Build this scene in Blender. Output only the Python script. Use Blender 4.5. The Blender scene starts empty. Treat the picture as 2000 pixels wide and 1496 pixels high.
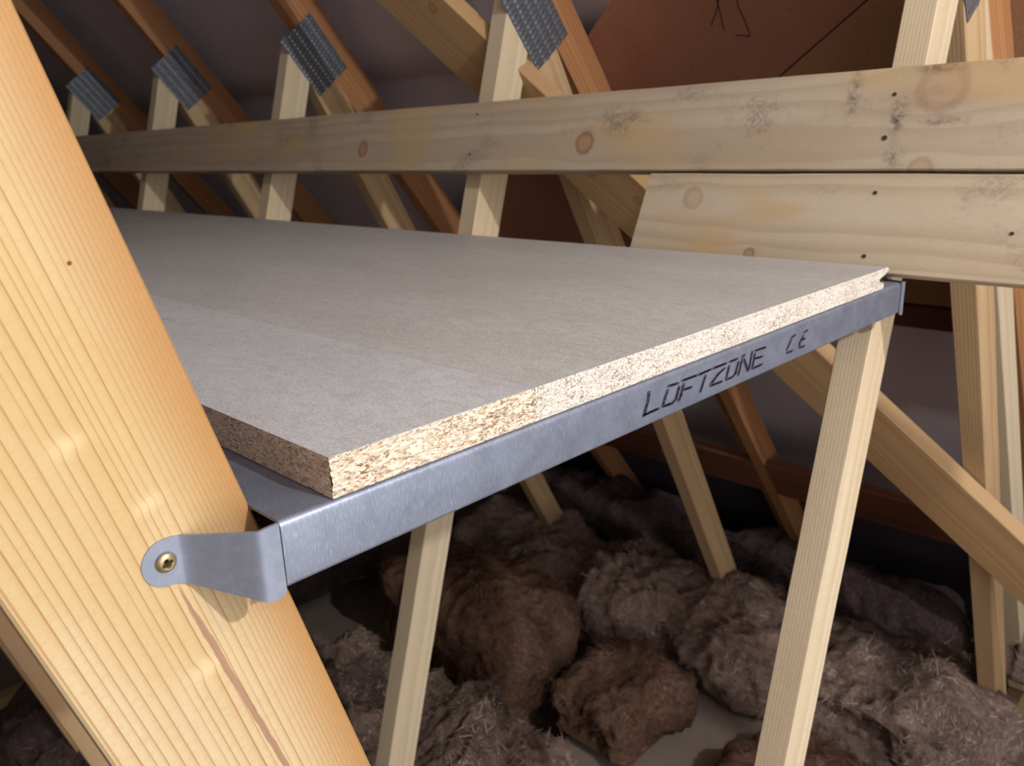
import bpy, bmesh, math, random
from mathutils import Vector, Matrix, noise

# ------------------------------------------------------------------ units
U = 0.28            # one design unit in metres (camera-relative layout)
ZF = 4.97           # camera height above the ceiling boards, in design units
def W(x, y, z): return Vector((x*U, y*U, (z+ZF)*U))
S = bpy.context.scene
COL = S.collection
random.seed(4)

# ------------------------------------------------------------------ camera
cam_d = bpy.data.cameras.new('camera'); cam = bpy.data.objects.new('camera', cam_d); COL.objects.link(cam)
R = Matrix(((0.697152, 0.227109, -0.680001), (-0.716098, 0.175093, -0.675682), (-0.03439, 0.958, 0.284699)))
# columns of R are the camera's right, up and back axes
cam.matrix_world = Matrix.Translation(W(0, 0, 0)) @ R.to_4x4()
cam_d.sensor_width = 36.0; cam_d.sensor_fit = 'HORIZONTAL'
cam_d.lens = 36.0*1589.9/2000.0
cam_d.clip_start = 0.02; cam_d.clip_end = 60
cam_d.dof.use_dof = True; cam_d.dof.focus_distance = 0.43; cam_d.dof.aperture_fstop = 17.0
S.camera = cam

# ------------------------------------------------------------------ world, lamps, exposure
wd = bpy.data.worlds.new('world'); S.world = wd; wd.use_nodes = True
wd.node_tree.nodes['Background'].inputs[0].default_value = (0.30, 0.32, 0.40, 1)
wd.node_tree.nodes['Background'].inputs[1].default_value = 0.05
def point_light(name, loc, power, radius, col):
    d = bpy.data.lights.new(name, 'POINT'); d.energy = power; d.shadow_soft_size = radius; d.color = col
    o = bpy.data.objects.new(name, d); COL.objects.link(o); o.location = loc; return o
def area_light(name, loc, target, power, sx, sy, col):
    d = bpy.data.lights.new(name, 'AREA'); d.energy = power; d.shape = 'RECTANGLE'; d.size = sx; d.size_y = sy; d.color = col
    o = bpy.data.objects.new(name, d); COL.objects.link(o); o.location = loc
    o.rotation_euler = (target-loc).to_track_quat('-Z', 'Y').to_euler(); return o
point_light('loft_bulb', W(1.5, -3.5, 2.4), 44, 0.022, (0.985, 0.985, 1.0))
area_light('low_fill', W(1.6, -6.0, -2.6), W(3.2, 3.0, -2.2), 19, 2.0, 2.0, (1.0, 0.98, 1.0))  # added soft fill lamp, low behind the camera; no real opening there
S.view_settings.view_transform = 'Standard'; S.view_settings.look = 'None'
S.view_settings.gamma = 1.0; S.view_settings.use_curve_mapping = False
S.view_settings.exposure = 1.0

# ------------------------------------------------------------------ node helper
def srgb(r, g, b):
    f = lambda c: (c/255/12.92) if c/255 <= 0.04045 else ((c/255+0.055)/1.055)**2.4
    return (f(r), f(g), f(b), 1)
class G:
    def __init__(s, name):
        s.m = bpy.data.materials.new(name); s.m.use_nodes = True
        s.t = s.m.node_tree; s.N = s.t.nodes; s.L = s.t.links
        s.b = s.N['Principled BSDF']; s.co = s.N.new('ShaderNodeTexCoord').outputs['Object']
    def put(s, i, v):
        if hasattr(v, 'is_output'): s.L.new(v, i)
        else: i.default_value = v
    def math(s, op, a, b=0.0, c=None, clamp=False):
        n = s.N.new('ShaderNodeMath'); n.operation = op; n.use_clamp = clamp
        s.put(n.inputs[0], a); s.put(n.inputs[1], b)
        if c is not None: s.put(n.inputs[2], c)
        return n.outputs[0]
    def sep(s, v=None):
        n = s.N.new('ShaderNodeSeparateXYZ'); s.put(n.inputs[0], s.co if v is None else v); return n.outputs
    def comb(s, x, y, z):
        n = s.N.new('ShaderNodeCombineXYZ'); s.put(n.inputs[0], x); s.put(n.inputs[1], y); s.put(n.inputs[2], z); return n.outputs[0]
    def vmul(s, v, k):
        n = s.N.new('ShaderNodeVectorMath'); n.operation = 'MULTIPLY'; s.put(n.inputs[0], v); n.inputs[1].default_value = k; return n.outputs[0]
    def vadd(s, v, k):
        n = s.N.new('ShaderNodeVectorMath'); n.operation = 'ADD'; s.put(n.inputs[0], v); s.put(n.inputs[1], k); return n.outputs[0]
    def noise(s, v, sc, det=3, rough=0.55, dist=0.0, col=False):
        n = s.N.new('ShaderNodeTexNoise'); s.put(n.inputs['Vector'], v); n.inputs['Scale'].default_value = sc
        n.inputs['Detail'].default_value = det; n.inputs['Roughness'].default_value = rough; n.inputs['Distortion'].default_value = dist
        return n.outputs[1 if col else 0]
    def voro(s, v, sc, feat='F1', out=0, rnd=1.0):
        n = s.N.new('ShaderNodeTexVoronoi'); n.feature = feat; s.put(n.inputs['Vector'], v); n.inputs['Scale'].default_value = sc
        n.inputs['Randomness'].default_value = rnd
        return n.outputs[out]
    def ramp(s, f, stops, interp='LINEAR'):
        n = s.N.new('ShaderNodeValToRGB'); s.put(n.inputs[0], f); e = n.color_ramp.elements; n.color_ramp.interpolation = interp
        e[0].position, e[0].color = stops[0]; e[1].position, e[1].color = stops[1]
        for p, c in stops[2:]: k = e.new(p); k.color = c
        return n.outputs[0]
    def step(s, f, a, b):          # smooth 0..1 from a to b
        n = s.N.new('ShaderNodeMapRange'); n.interpolation_type = 'SMOOTHSTEP'; s.put(n.inputs[0], f)
        n.inputs[1].default_value = a; n.inputs[2].default_value = b; return n.outputs[0]
    def mix(s, f, a, b, mode='MIX'):
        n = s.N.new('ShaderNodeMix'); n.data_type = 'RGBA'; n.blend_type = mode; n.clamp_factor = True
        s.put(n.inputs[0], f); s.put(n.inputs[6], a); s.put(n.inputs[7], b); return n.outputs[2]
    def bump(s, h, strength, dist=0.001):
        n = s.N.new('ShaderNodeBump'); s.put(n.inputs['Height'], h); n.inputs['Strength'].default_value = strength; n.inputs['Distance'].default_value = dist
        s.L.new(n.outputs[0], s.b.inputs['Normal'])
    def fin(s, col, rough=0.6, metal=0.0, spec=0.4):
        s.put(s.b.inputs['Base Color'], col); s.put(s.b.inputs['Roughness'], rough); s.put(s.b.inputs['Metallic'], metal)
        s.b.inputs['Specular IOR Level'].default_value = spec; return s.m

def wood(name, pale, mid, late, spacing=0.005, cz=0.09, cy=0.02, line=0.55, knots=(), stain=None, speck=0.0,
         fibre=0.12, rough=0.62, seed=0.0, wob=0.006, sawn=0.0, patch=None, smudge=()):
    """x runs with the grain, rings round an axis at (cy, cz); knots: (x, y, radius, strength)"""
    g = G(name); co = g.vadd(g.co, (seed, 0, 0)); x, y, z = g.sep()
    w1 = g.math('MULTIPLY', g.math('SUBTRACT', g.noise(g.vmul(co, (1.0, 6, 6)), 2.0, 2), 0.5), wob*4)
    yy = g.math('ADD', y, w1)
    km = None
    for kx, ky, kr, ks in knots:
        dx = g.math('SUBTRACT', x, kx); dy = g.math('SUBTRACT', y, ky)
        d2 = g.math('ADD', g.math('POWER', g.math('MULTIPLY', dx, 0.55/kr), 2.0), g.math('POWER', g.math('MULTIPLY', dy, 1.0/kr), 2.0))
        e = g.math('POWER', 2.718, g.math('MULTIPLY', d2, -0.35))
        side = g.math('MULTIPLY', e, g.math('MULTIPLY', g.math('TANH', g.math('MULTIPLY', dy, 2.0/kr)), -kr*0.9))
        yy = g.math('ADD', yy, side)
        d = g.math('SQRT', g.math('ADD', g.math('POWER', dx, 2.0), g.math('POWER', g.math('MULTIPLY', dy, 1.0), 2.0)))
        dn = g.math('ADD', g.math('DIVIDE', d, kr), g.math('MULTIPLY', g.math('SUBTRACT', g.noise(co, 90, 2), 0.5), 0.35))
        m = g.math('MULTIPLY', g.math('SUBTRACT', 1.0, g.step(dn, 0.75, 1.1)), ks)
        rim = g.math('MULTIPLY', g.math('MULTIPLY', g.step(dn, 0.6, 0.95), g.math('SUBTRACT', 1.0, g.step(dn, 1.0, 1.3))), ks)
        km = (m, rim) if km is None else (g.math('MAXIMUM', km[0], m), g.math('MAXIMUM', km[1], rim))
    a = g.math('SUBTRACT', yy, cy); b = g.math('SUBTRACT', z, cz)
    r = g.math('SQRT', g.math('ADD', g.math('POWER', a, 2.0), g.math('POWER', b, 2.0)))
    r = g.math('ADD', r, g.math('MULTIPLY', g.noise(g.vmul(co, (3, 60, 60)), 1.0, 2), 0.0025))
    v = g.math('FRACT', g.math('DIVIDE', r, spacing))
    ln = g.math('MULTIPLY', g.step(v, 0.25, 0.86), g.math('SUBTRACT', 1.0, g.step(v, 0.88, 1.0)))
    fib = g.noise(g.vmul(co, (14, 900, 900)), 1.0, 3, 0.6)
    big = g.noise(g.vmul(co, (1.5, 9, 9)), 1.3, 3)
    c = g.mix(g.step(big, 0.3, 0.7), pale, mid)
    c = g.mix(g.math('MULTIPLY', ln, line), c, late)
    c = g.mix(g.math('MULTIPLY', g.math('SUBTRACT', fib, 0.35), fibre*2.2, clamp=True), c, late)
    if patch is not None:
        pc, lo, hi, sc = patch
        c = g.mix(g.math('MULTIPLY', g.step(g.noise(g.vmul(g.vadd(co, (3.3, 1, 0)), (1, 2.2, 2.2)), sc, 3, 0.5), lo, hi), 0.75), c, pc)
    if stain is not None:
        sc_, lo, hi, amt, scl = stain
        n1 = g.noise(g.vmul(co, (1, 1.6, 1.6)), scl, 5, 0.65)
        n2 = g.noise(co, 220, 3, 0.7)
        c = g.mix(g.math('MULTIPLY', g.math('MULTIPLY', g.step(n1, lo, hi), g.step(n2, 0.35, 0.65)), amt), c, sc_)
    if speck:
        n3 = g.voro(co, 420, 'F1', 0)
        c = g.mix(g.math('MULTIPLY', g.math('SUBTRACT', 1.0, g.step(n3, 0.05, 0.28)), speck), c, srgb(92, 78, 66))
    for (ux, uy, rx, ry, am) in smudge:
        d2 = g.math('ADD', g.math('POWER', g.math('DIVIDE', g.math('SUBTRACT', x, ux), rx), 2.0), g.math('POWER', g.math('DIVIDE', g.math('SUBTRACT', y, uy), ry), 2.0))
        e = g.math('MULTIPLY', g.math('POWER', 2.718, g.math('MULTIPLY', d2, -1.0)), g.step(g.noise(co, 130, 4, 0.7), 0.36, 0.62))
        c = g.mix(g.math('MULTIPLY', e, am), c, srgb(78, 70, 66))
    if km is not None:
        c = g.mix(g.math('MULTIPLY', km[0], 0.55), c, srgb(150, 104, 66))
        c = g.mix(g.math('MULTIPLY', km[1], 0.55), c, srgb(104, 70, 44))
    h = g.math('ADD', g.math('MULTIPLY', fib, 0.5), g.math('MULTIPLY', ln, 0.3))
    if sawn:
        sw = g.noise(g.vmul(co, (420, 40, 40)), 1.0, 2)
        h = g.math('ADD', h, g.math('MULTIPLY', sw, sawn))
        c = g.mix(g.math('MULTIPLY', g.step(sw, 0.45, 0.75), 0.16*sawn), c, late)
    g.bump(h, 0.35, 0.0006)
    return g.fin(c, rough, 0, 0.3), g

# ------------------------------------------------------------------ mesh helpers
def link(name, me, mats, parent=None, mw=None, smooth=False):
    o = bpy.data.objects.new(name, me); COL.objects.link(o)
    if not isinstance(mats, (list, tuple)): mats = [mats]
    if not me.materials:
        for m in mats: me.materials.append(m)
    if mw is not None: o.matrix_world = mw
    if parent is not None:
        o.parent = parent; o.matrix_parent_inverse = parent.matrix_world.inverted()
    if smooth:
        for p in me.polygons: p.use_smooth = True
    return o
def bmesh_to(bm, name):
    bm.normal_update(); me = bpy.data.meshes.new(name); bm.to_mesh(me); bm.free(); return me
def pyd(name, vs, fs):
    me = bpy.data.meshes.new(name); me.from_pydata([tuple(v) for v in vs], [], fs); me.update(); return me
def tag(o, label=None, cat=None, group=None, kind=None):
    if label: o['label'] = label
    if cat: o['category'] = cat
    if group: o['group'] = group
    if kind: o['kind'] = kind
    return o
def empty(name, loc):
    o = bpy.data.objects.new(name, None); COL.objects.link(o); o.location = loc; o.empty_display_size = 0.05
    bpy.context.view_layer.update(); return o
def plank_mesh(name, L, w, t, bev=0.0015, skew0=0.0, skew1=0.0, wav=0.0, seed=0, seg=None):
    """box 0..L, 0..w, 0..t with chamfered long edges; skew shifts the end at y=w"""
    rnd = random.Random(seed)
    b = bev; prof = [(b, 0), (w-b, 0), (w, b), (w, t-b), (w-b, t), (b, t), (0, t-b), (0, b)]
    n = seg or max(2, int(L/0.05)); vs = []; fs = []
    for i in range(n+1):
        f = i/n
        jy = (rnd.random()-.5)*wav if 0 < i < n else 0; jz = (rnd.random()-.5)*wav*0.5 if 0 < i < n else 0
        for (py, pz) in prof:
            x = f*L + (skew0*(py/w)*(1-f) + skew1*(py/w)*f)
            vs.append((x, py+jy, pz+jz))
    for i in range(n):
        for k in range(8):
            a = i*8+k; c = i*8+(k+1) % 8
            fs.append((a, c, c+8, a+8))
    fs.append(tuple(range(7, -1, -1))); fs.append(tuple(n*8+k for k in range(8)))
    me = pyd(name, vs, fs)
    bm = bmesh.new(); bm.from_mesh(me); bmesh.ops.recalc_face_normals(bm, faces=bm.faces); bm.to_mesh(me); bm.free()
    return me
def frame(o, ex, ey):
    ex = ex.normalized(); ey = (ey-ex*ey.dot(ex)).normalized(); ez = ex.cross(ey)
    m = Matrix((ex, ey, ez)).transposed().to_4x4(); m.translation = o; return m

# member lying in a truss plane; (x = c - s*z) is its left/lower edge, dc its width measured along x
def member(name, c, s, dc, z0, z1, y0, mat, parent, th=0.12, wav=0.0006, seed=0, skew0=0, skew1=0):
    A = W(c-s*z0, y0, z0); B = W(c-s*z1, y0, z1)      # z0 top, z1 bottom
    ex = (B-A).normalized(); w = dc*U*math.cos(math.atan(s))
    ey = Vector((1, 0, 0)); ey = (ey-ex*ey.dot(ex)).normalized()   # across, towards +x
    ez = ex.cross(ey)
    # ez should point to +Y; otherwise start from the back face
    if ez.y < 0: A = A + Vector((0, th*U, 0))
    me = plank_mesh(name, (B-A if ez.y > 0 else B-A+Vector((0, th*U, 0))).length, w, th*U, 0.0012, skew0, skew1, wav, seed)
    return link(name, me, mat, parent, frame(A, ex, ey))

# ------------------------------------------------------------------ materials
PALE, MID, LATE = srgb(226, 196, 142), srgb(214, 178, 118), srgb(178, 132, 74)
m_web, _ = wood('web_timber', srgb(199, 187, 158), srgb(188, 171, 138), srgb(150, 126, 92), 0.0036, 0.16, 0.01, 0.28, seed=1.3, sawn=0.8)
m_web2, _ = wood('web_timber_ochre', srgb(182, 156, 116), srgb(168, 140, 102), srgb(130, 100, 68), 0.0046, 0.13, 0.02, 0.35, seed=5.1, sawn=0.4)
m_rafter, _ = wood('rafter_timber', srgb(166, 118, 76), srgb(148, 102, 64), srgb(106, 70, 44), 0.006, 0.05, 0.03, 0.5, seed=2.2)
m_dark, _ = wood('plate_timber', srgb(120, 74, 52), srgb(100, 60, 42), srgb(66, 40, 28), 0.006, 0.05, 0.03, 0.5, seed=7.2, knots=((0.62, 0.05, 0.016, 1), (1.5, 0.06, 0.012, 1)))
m_brace, _ = wood('brace_timber', srgb(180, 150, 108), srgb(166, 134, 92), srgb(128, 98, 66), 0.0050, 0.11, 0.03, 0.3, seed=3.7,
    knots=((0.58, 0.03, 0.008, 0.8), (0.93, 0.055, 0.012, 0.8), (1.02, 0.03, 0.008, 0.7)), wob=0.012)
# binders: weathered grey with yellow patches, mould speckle and knots (x metres along the board from its near end)
def by(y): return (y+1.0)*U
m_binder, _ = wood('binder_timber', srgb(176, 164, 140), srgb(164, 149, 124), srgb(134, 114, 88), 0.011, 0.05, 0.03, 0.25,
    knots=((by(2.54), 0.036, 0.0135, 1), (by(4.30), 0.037, 0.012, 1), (by(1.0), 0.078, 0.022, 0.4), (by(1.02), 0.000, 0.011, 0.5), (by(2.28), 0.066, 0.004, 0.7), (by(5.2), 0.06, 0.005, .7)),
    stain=(srgb(112, 100, 96), 0.53, 0.68, 0.75, 7.0), speck=0.25, patch=(srgb(176, 150, 104), 0.50, 0.64, 4.0), seed=0.0, wob=0.010,
    smudge=((by(1.30), 0.078, 0.006, 0.022, .8), (by(1.13), 0.052, 0.007, 0.016, 1.0), (by(1.12), 0.012, 0.008, 0.010, .8), (by(2.36), 0.058, 0.022, 0.016, .6), (by(1.02), 0.098, 0.020, 0.005, .8), (by(0.98), 0.046, 0.022, 0.004, .7), (by(2.0), 0.09, 0.03, 0.01, .4), (by(4.9), 0.08, 0.02, 0.02, .5)))
m_binder2, _ = wood('lower_board_timber', srgb(184, 172, 148), srgb(174, 158, 130), srgb(144, 122, 92), 0.009, 0.045, 0.06, 0.3,
    knots=((by(1.60), 0.010, 0.006, 1), (by(1.90), 0.070, 0.012, 0.4)),
    stain=(srgb(120, 104, 96), 0.55, 0.72, 0.6, 9.0), speck=0.3, patch=(srgb(180, 154, 110), 0.52, 0.68, 5.0), seed=4.0, wob=0.012)

# foreground web: crisp growth lines, browner and tighter to the right edge, mauve resin streak, pale dimples
FC, FS, FD = 0.032, 0.283, 0.343
FW = FD*U*math.cos(math.atan(FS)); FTOP = 1.9
def flocal(x, z):       # local (along, across) in metres of a point on the front face
    s = math.atan(FS); dx = (x-(FC-FS*FTOP)); dz = z-FTOP
    return ((dx*math.sin(s) - dz*math.cos(s))*U, (dx*math.cos(s)+dz*math.sin(s))*U)
g = G('foreground_pine'); x, y, z = g.sep()
warp = g.math('MULTIPLY', g.math('SUBTRACT', g.noise(g.vmul(g.co, (1.6, 5, 5)), 1.0, 2), 0.5), 0.007)
warp = g.math('ADD', warp, g.math('MULTIPLY', g.math('SUBTRACT', g.noise(g.vmul(g.co, (7, 30, 30)), 1.0, 1), 0.5), 0.0014))
yy = g.math('ADD', y, warp)
dim = None
for (px, pz, rr) in ((0.376, -0.463, 0.0026), (0.291, -0.351, 0.003), (0.418, -0.75, 0.0036)):
    lx, ly = flocal(px, pz)
    dx = g.math('SUBTRACT', x, lx); dy = g.math('SUBTRACT', y, ly)
    d2 = g.math('ADD', g.math('POWER', g.math('MULTIPLY', dx, 0.8/rr), 2.0), g.math('POWER', g.math('MULTIPLY', dy, 0.5/rr), 2.0))
    e = g.math('POWER', 2.718, g.math('MULTIPLY', d2, -1.0))
    yy = g.math('ADD', yy, g.math('MULTIPLY', e, -0.0010))
    dim = e if dim is None else g.math('MAXIMUM', dim, e)
t = g.math('DIVIDE', yy, FW)
# density rises to the right: phase = a*t + b*t^4
ph = g.math('ADD', g.math('MULTIPLY', t, 19.0), g.math('MULTIPLY', g.math('POWER', g.math('MAXIMUM', t, 0.0), 5.0), 9.0))
ph = g.math('ADD', ph, g.math('MULTIPLY', z, 130.0))
ph = g.math('ADD', ph, g.math('MULTIPLY', g.noise(g.vmul(g.co, (0.25, 55, 55)), 1.0, 1), 2.2))
v = g.math('FRACT', ph); cell = g.math('FLOOR', ph)
ln = g.math('MULTIPLY', g.step(v, 0.35, 0.90), g.math('SUBTRACT', 1.0, g.step(v, 0.92, 1.0)))
core = g.math('MULTIPLY', g.step(v, 0.80, 0.91), g.math('SUBTRACT', 1.0, g.step(v, 0.93, 0.99)))
wn = g.N.new('ShaderNodeTexWhiteNoise'); wn.noise_dimensions = '1D'; g.put(wn.inputs['W'], cell)
lam = g.math('ADD', 0.45, g.math('MULTIPLY', wn.outputs[0], 0.55))
fib = g.noise(g.vmul(g.co, (30, 1600, 1600)), 1.0, 3, 0.65)
ray = g.noise(g.vmul(g.co, (420, 260, 260)), 1.0, 2, 0.6)
big = g.noise(g.vmul(g.co, (5, 14, 14)), 1.0, 3)
edge = g.step(t, 0.62, 1.02)
c = g.mix(g.step(big, 0.35, 0.65), srgb(182, 167, 132), srgb(174, 153, 108))
c = g.mix(g.math('MULTIPLY', edge, 0.95), c, srgb(150, 112, 66))
c = g.mix(g.math('MULTIPLY', g.math('MULTIPLY', ln, lam), 0.42), c, srgb(162, 128, 78))
c = g.mix(g.math('MULTIPLY', g.math('MULTIPLY', core, lam), 0.66), c, srgb(118, 80, 44))
c = g.mix(g.math('MULTIPLY', g.step(ray, 0.45, 0.75), 0.24), c, srgb(170, 130, 80))
c = g.mix(g.math('MULTIPLY', fib, 0.14), c, srgb(166, 124, 72))
c = g.mix(g.math('MULTIPLY', dim, 0.35), c, srgb(216, 196, 152))
# resin streak
sx0, sy0 = flocal(0.392, -0.585); sx1, sy1 = flocal(0.530, -1.02)
k = (sy1-sy0)/(sx1-sx0)
cyl = g.math('ADD', sy0, g.math('MULTIPLY', g.math('SUBTRACT', x, sx0), k))
sn = g.math('MULTIPLY', g.math('SUBTRACT', g.noise(g.vmul(g.co, (60, 1, 1)), 1.0, 3, 0.6), 0.5), 0.0022)
dd = g.math('ABSOLUTE', g.math('SUBTRACT', g.math('ADD', y, sn), cyl))
hw = g.math('MULTIPLY', g.math('MULTIPLY', g.step(x, sx0-0.004, sx0+0.035), g.math('SUBTRACT', 1.0, g.step(x, sx0+0.10, sx1+0.10))), 0.00135)
sm = g.math('SUBTRACT', 1.0, g.step(g.math('SUBTRACT', dd, hw), -0.0001, 0.0003))
sm = g.math('MULTIPLY', sm, g.step(hw, 0.0001, 0.0003))
c = g.mix(g.math('MULTIPLY', sm, 0.85), c, srgb(138, 106, 84))
# tiny dark peck
pk = flocal(0.334, -0.125)
pd = g.math('SQRT', g.math('ADD', g.math('POWER', g.math('SUBTRACT', x, pk[0]), 2.0), g.math('POWER', g.math('SUBTRACT', y, pk[1]), 2.0)))
c = g.mix(g.math('SUBTRACT', 1.0, g.step(pd, 0.0005, 0.0011)), c, srgb(96, 58, 34))
g.bump(g.math('ADD', g.math('MULTIPLY', fib, 0.4), g.math('ADD', g.math('MULTIPLY', core, 0.5), g.math('MULTIPLY', dim, -0.5))), 0.3, 0.0005)
m_fore = g.fin(c, 0.68, 0, 0.18)

# metals
g = G('galvanised_steel'); x, y, z = g.sep()
st = g.noise(g.vmul(g.co, (1500, 500, 190)), 1.0, 3, 0.65); sp = g.noise(g.co, 60, 4, 0.6)
c = g.mix(g.step(sp, 0.3, 0.7), srgb(118, 126, 140), srgb(130, 138, 152))
c = g.mix(g.math('MULTIPLY', g.step(st, 0.50, 0.68), 0.42), c, srgb(168, 178, 194))
g.bump(g.math('ADD', st, g.math('MULTIPLY', sp, 0.5)), 0.22, 0.0004)
m_galv = g.fin(c, g.math('ADD', 0.38, g.math('MULTIPLY', sp, 0.10)), 0.68, 0.5)
g = G('bracket_steel'); sp = g.noise(g.co, 260, 3, 0.6); s2 = g.noise(g.co, 30, 2)
c = g.mix(g.step(sp, 0.3, 0.8), srgb(120, 128, 140), srgb(130, 138, 150)); c = g.mix(g.math('MULTIPLY', g.step(s2, .55, .7), 0.2), c, srgb(156, 164, 180))
g.bump(sp, 0.06, 0.0003); m_brk = g.fin(c, 0.5, 0.45, 0.4)
g = G('nail_plate_steel'); sp = g.noise(g.co, 120, 4, 0.6)
c = g.mix(sp, srgb(104, 110, 116), srgb(150, 156, 162)); m_plate = g.fin(c, 0.42, 0.8, 0.5)
g = G('brass_screw'); m_brass = g.fin(srgb(178, 164, 122), 0.33, 0.95, 0.5)
g = G('screw_recess_shade'); m_recess_shade = g.fin(srgb(50, 42, 26), 0.4, 0.9, 0.5)  # screw metal darkened to paint the shade inside the cross recess
g = G('nail_iron'); m_nail = g.fin(srgb(64, 54, 48), 0.6, 0.4, 0.4)
g = G('nail_hole'); m_hole = g.fin(srgb(40, 30, 24), 0.9, 0.0, 0.1)
g = G('printing_ink'); m_ink = g.fin(srgb(52, 50, 62), 0.5, 0.0, 0.3)

# board faces
def board_top(name, ca, cb, cc, seed):
    g = G(name); co = g.vadd(g.co, (seed, 0, 0))
    n1 = g.noise(g.vmul(co, (1.0, 0.55, 1)), 900, 3, 0.7); n2 = g.noise(g.vmul(co, (1, 0.5, 1)), 190, 4, 0.65); n3 = g.noise(g.vmul(co, (1.6, .6, 1)), 9, 4, 0.55)
    n4 = g.noise(g.vmul(co, (1, 0.4, 1)), 60, 4, 0.7)
    c = g.mix(g.step(n3, 0.32, 0.68), ca, cb)
    c = g.mix(g.math('MULTIPLY', g.step(n2, 0.38, 0.66), 0.55), c, cc)
    c = g.mix(g.math('MULTIPLY', g.step(n1, 0.50, 0.66), 0.50), c, srgb(206, 205, 198))
    c = g.mix(g.math('MULTIPLY', g.math('SUBTRACT', 1.0, g.step(n1, 0.32, 0.48)), 0.45), c, srgb(112, 108, 102))
    c = g.mix(g.math('MULTIPLY', g.step(n4, 0.56, 0.72), 0.25), c, srgb(126, 112, 100))
    g.bump(g.math('ADD', n1, n4), 0.18, 0.0003)
    return g.fin(c, 0.50, 0, 0.45)
m_top1 = board_top('board_face_grey', srgb(174, 177, 176), srgb(165, 168, 166), srgb(150, 151, 148), 0.0)
m_top2 = board_top('board_face_buff', srgb(168, 169, 163), srgb(158, 159, 152), srgb(143, 142, 136), 3.1)
def chip(name, cream, mid, brown, sx, dark, scale=1.0, holes=0.0):
    g = G(name); co = g.co
    wco = g.vadd(co, g.vmul(g.noise(co, 300, 2, col=True), (0.0022, 0.0022, 0.0022)))
    v1 = g.voro(g.vmul(wco, sx), 520*scale, 'F1', 1); v2 = g.voro(g.vmul(wco, sx), 1100*scale, 'F1', 1)
    h = g.N.new('ShaderNodeSeparateColor'); g.put(h.inputs[0], v1); h2 = g.N.new('ShaderNodeSeparateColor'); g.put(h2.inputs[0], v2)
    big = g.noise(co, 55, 3, 0.6)
    c = g.ramp(h.outputs[0], [(0.0, cream), (1.0, mid), (0.55, cream), (0.8, mid)], 'LINEAR')
    c = g.mix(g.math('MULTIPLY', g.step(h.outputs[1], 0.70, 0.86), g.step(big, 0.40, 0.60)), c, brown)
    c = g.mix(g.math('MULTIPLY', g.step(h2.outputs[0], 0.86, 0.93), 0.75), c, brown)
    c = g.mix(g.math('MULTIPLY', g.step(h2.outputs[1], 0.94, 0.97), 0.9), c, dark)
    c = g.mix(g.math('MULTIPLY', g.step(h2.outputs[2], 0.70, 0.95), 0.4), c, srgb(228, 224, 214))
    if holes:
        n = g.noise(g.vmul(wco, (1, 1, 1.6)), 620, 2, 0.5, 0.6)
        c = g.mix(g.math('MULTIPLY', g.step(n, 0.66, 0.70), holes), c, srgb(56, 42, 30))
    g.bump(g.math('ADD', h.outputs[0], g.math('MULTIPLY', h2.outputs[0], 0.7)), 0.5, 0.0006)
    return g.fin(c, 0.8, 0, 0.2)
m_chip1 = chip('chip_edge_rough', srgb(196, 184, 162), srgb(176, 158, 132), srgb(128, 104, 78), (0.45, 1, 1.5), srgb(84, 64, 44), 1.35)
m_chip2 = chip('chip_edge_milled', srgb(194, 188, 176), srgb(176, 168, 154), srgb(126, 112, 94), (0.9, 1, 1.3), srgb(80, 70, 60), 1.7)
m_chip3 = chip('chip_end', srgb(176, 160, 138), srgb(164, 146, 124), srgb(142, 122, 98), (1, 0.5, 1.7), srgb(72, 56, 42), 0.9, holes=1.0)

g = G('roof_underlay'); n = g.noise(g.co, 3.0, 3); n2 = g.noise(g.co, 300, 2); n3 = g.noise(g.vmul(g.co, (1, 5, 1)), 2.5, 2)
c = g.mix(g.step(n, .3, .7), srgb(204, 192, 192), srgb(190, 180, 184)); c = g.mix(g.math('MULTIPLY', n2, .2), c, srgb(140, 130, 130))
g.bump(g.math('ADD', n3, n2), 0.3, 0.002); m_under = g.fin(c, 0.75, 0, 0.3)
def sheeting(nm, a, b, seed):
    g = G(nm); co = g.vadd(g.co, (seed, 0, 0)); n = g.noise(g.vmul(co, (1.4, 1, 1)), 3, 4); n2 = g.noise(co, 240, 3)
    c = g.mix(g.step(n, .3, .7), a, b); c = g.mix(g.math('MULTIPLY', g.step(n2, .5, .7), .25), c, srgb(80, 50, 36)); g.bump(n2, .2, .0006); return g.fin(c, .8, 0, .25)
m_brown1 = sheeting('brown_sheeting', srgb(150, 104, 80), srgb(138, 98, 78), 0)
m_brown2 = sheeting('brown_sheeting_ochre', srgb(148, 112, 80), srgb(136, 104, 76), 3)
m_brown3 = sheeting('brown_sheeting_dark', srgb(104, 62, 50), srgb(92, 54, 44), 6)
g = G('plasterboard'); n = g.noise(g.co, 5, 3); n2 = g.noise(g.co, 200, 2)
c = g.mix(n, srgb(128, 116, 104), srgb(142, 130, 118)); g.bump(n2, .2, .001); m_plaster = g.fin(c, .85, 0, .2)
g = G('block_wall'); n = g.noise(g.co, 4, 3); n2 = g.noise(g.co, 90, 3)
c = g.mix(n, srgb(104, 104, 116), srgb(88, 88, 100)); g.bump(n2, .4, .003); m_wall = g.fin(c, .9, 0, .2)

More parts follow.
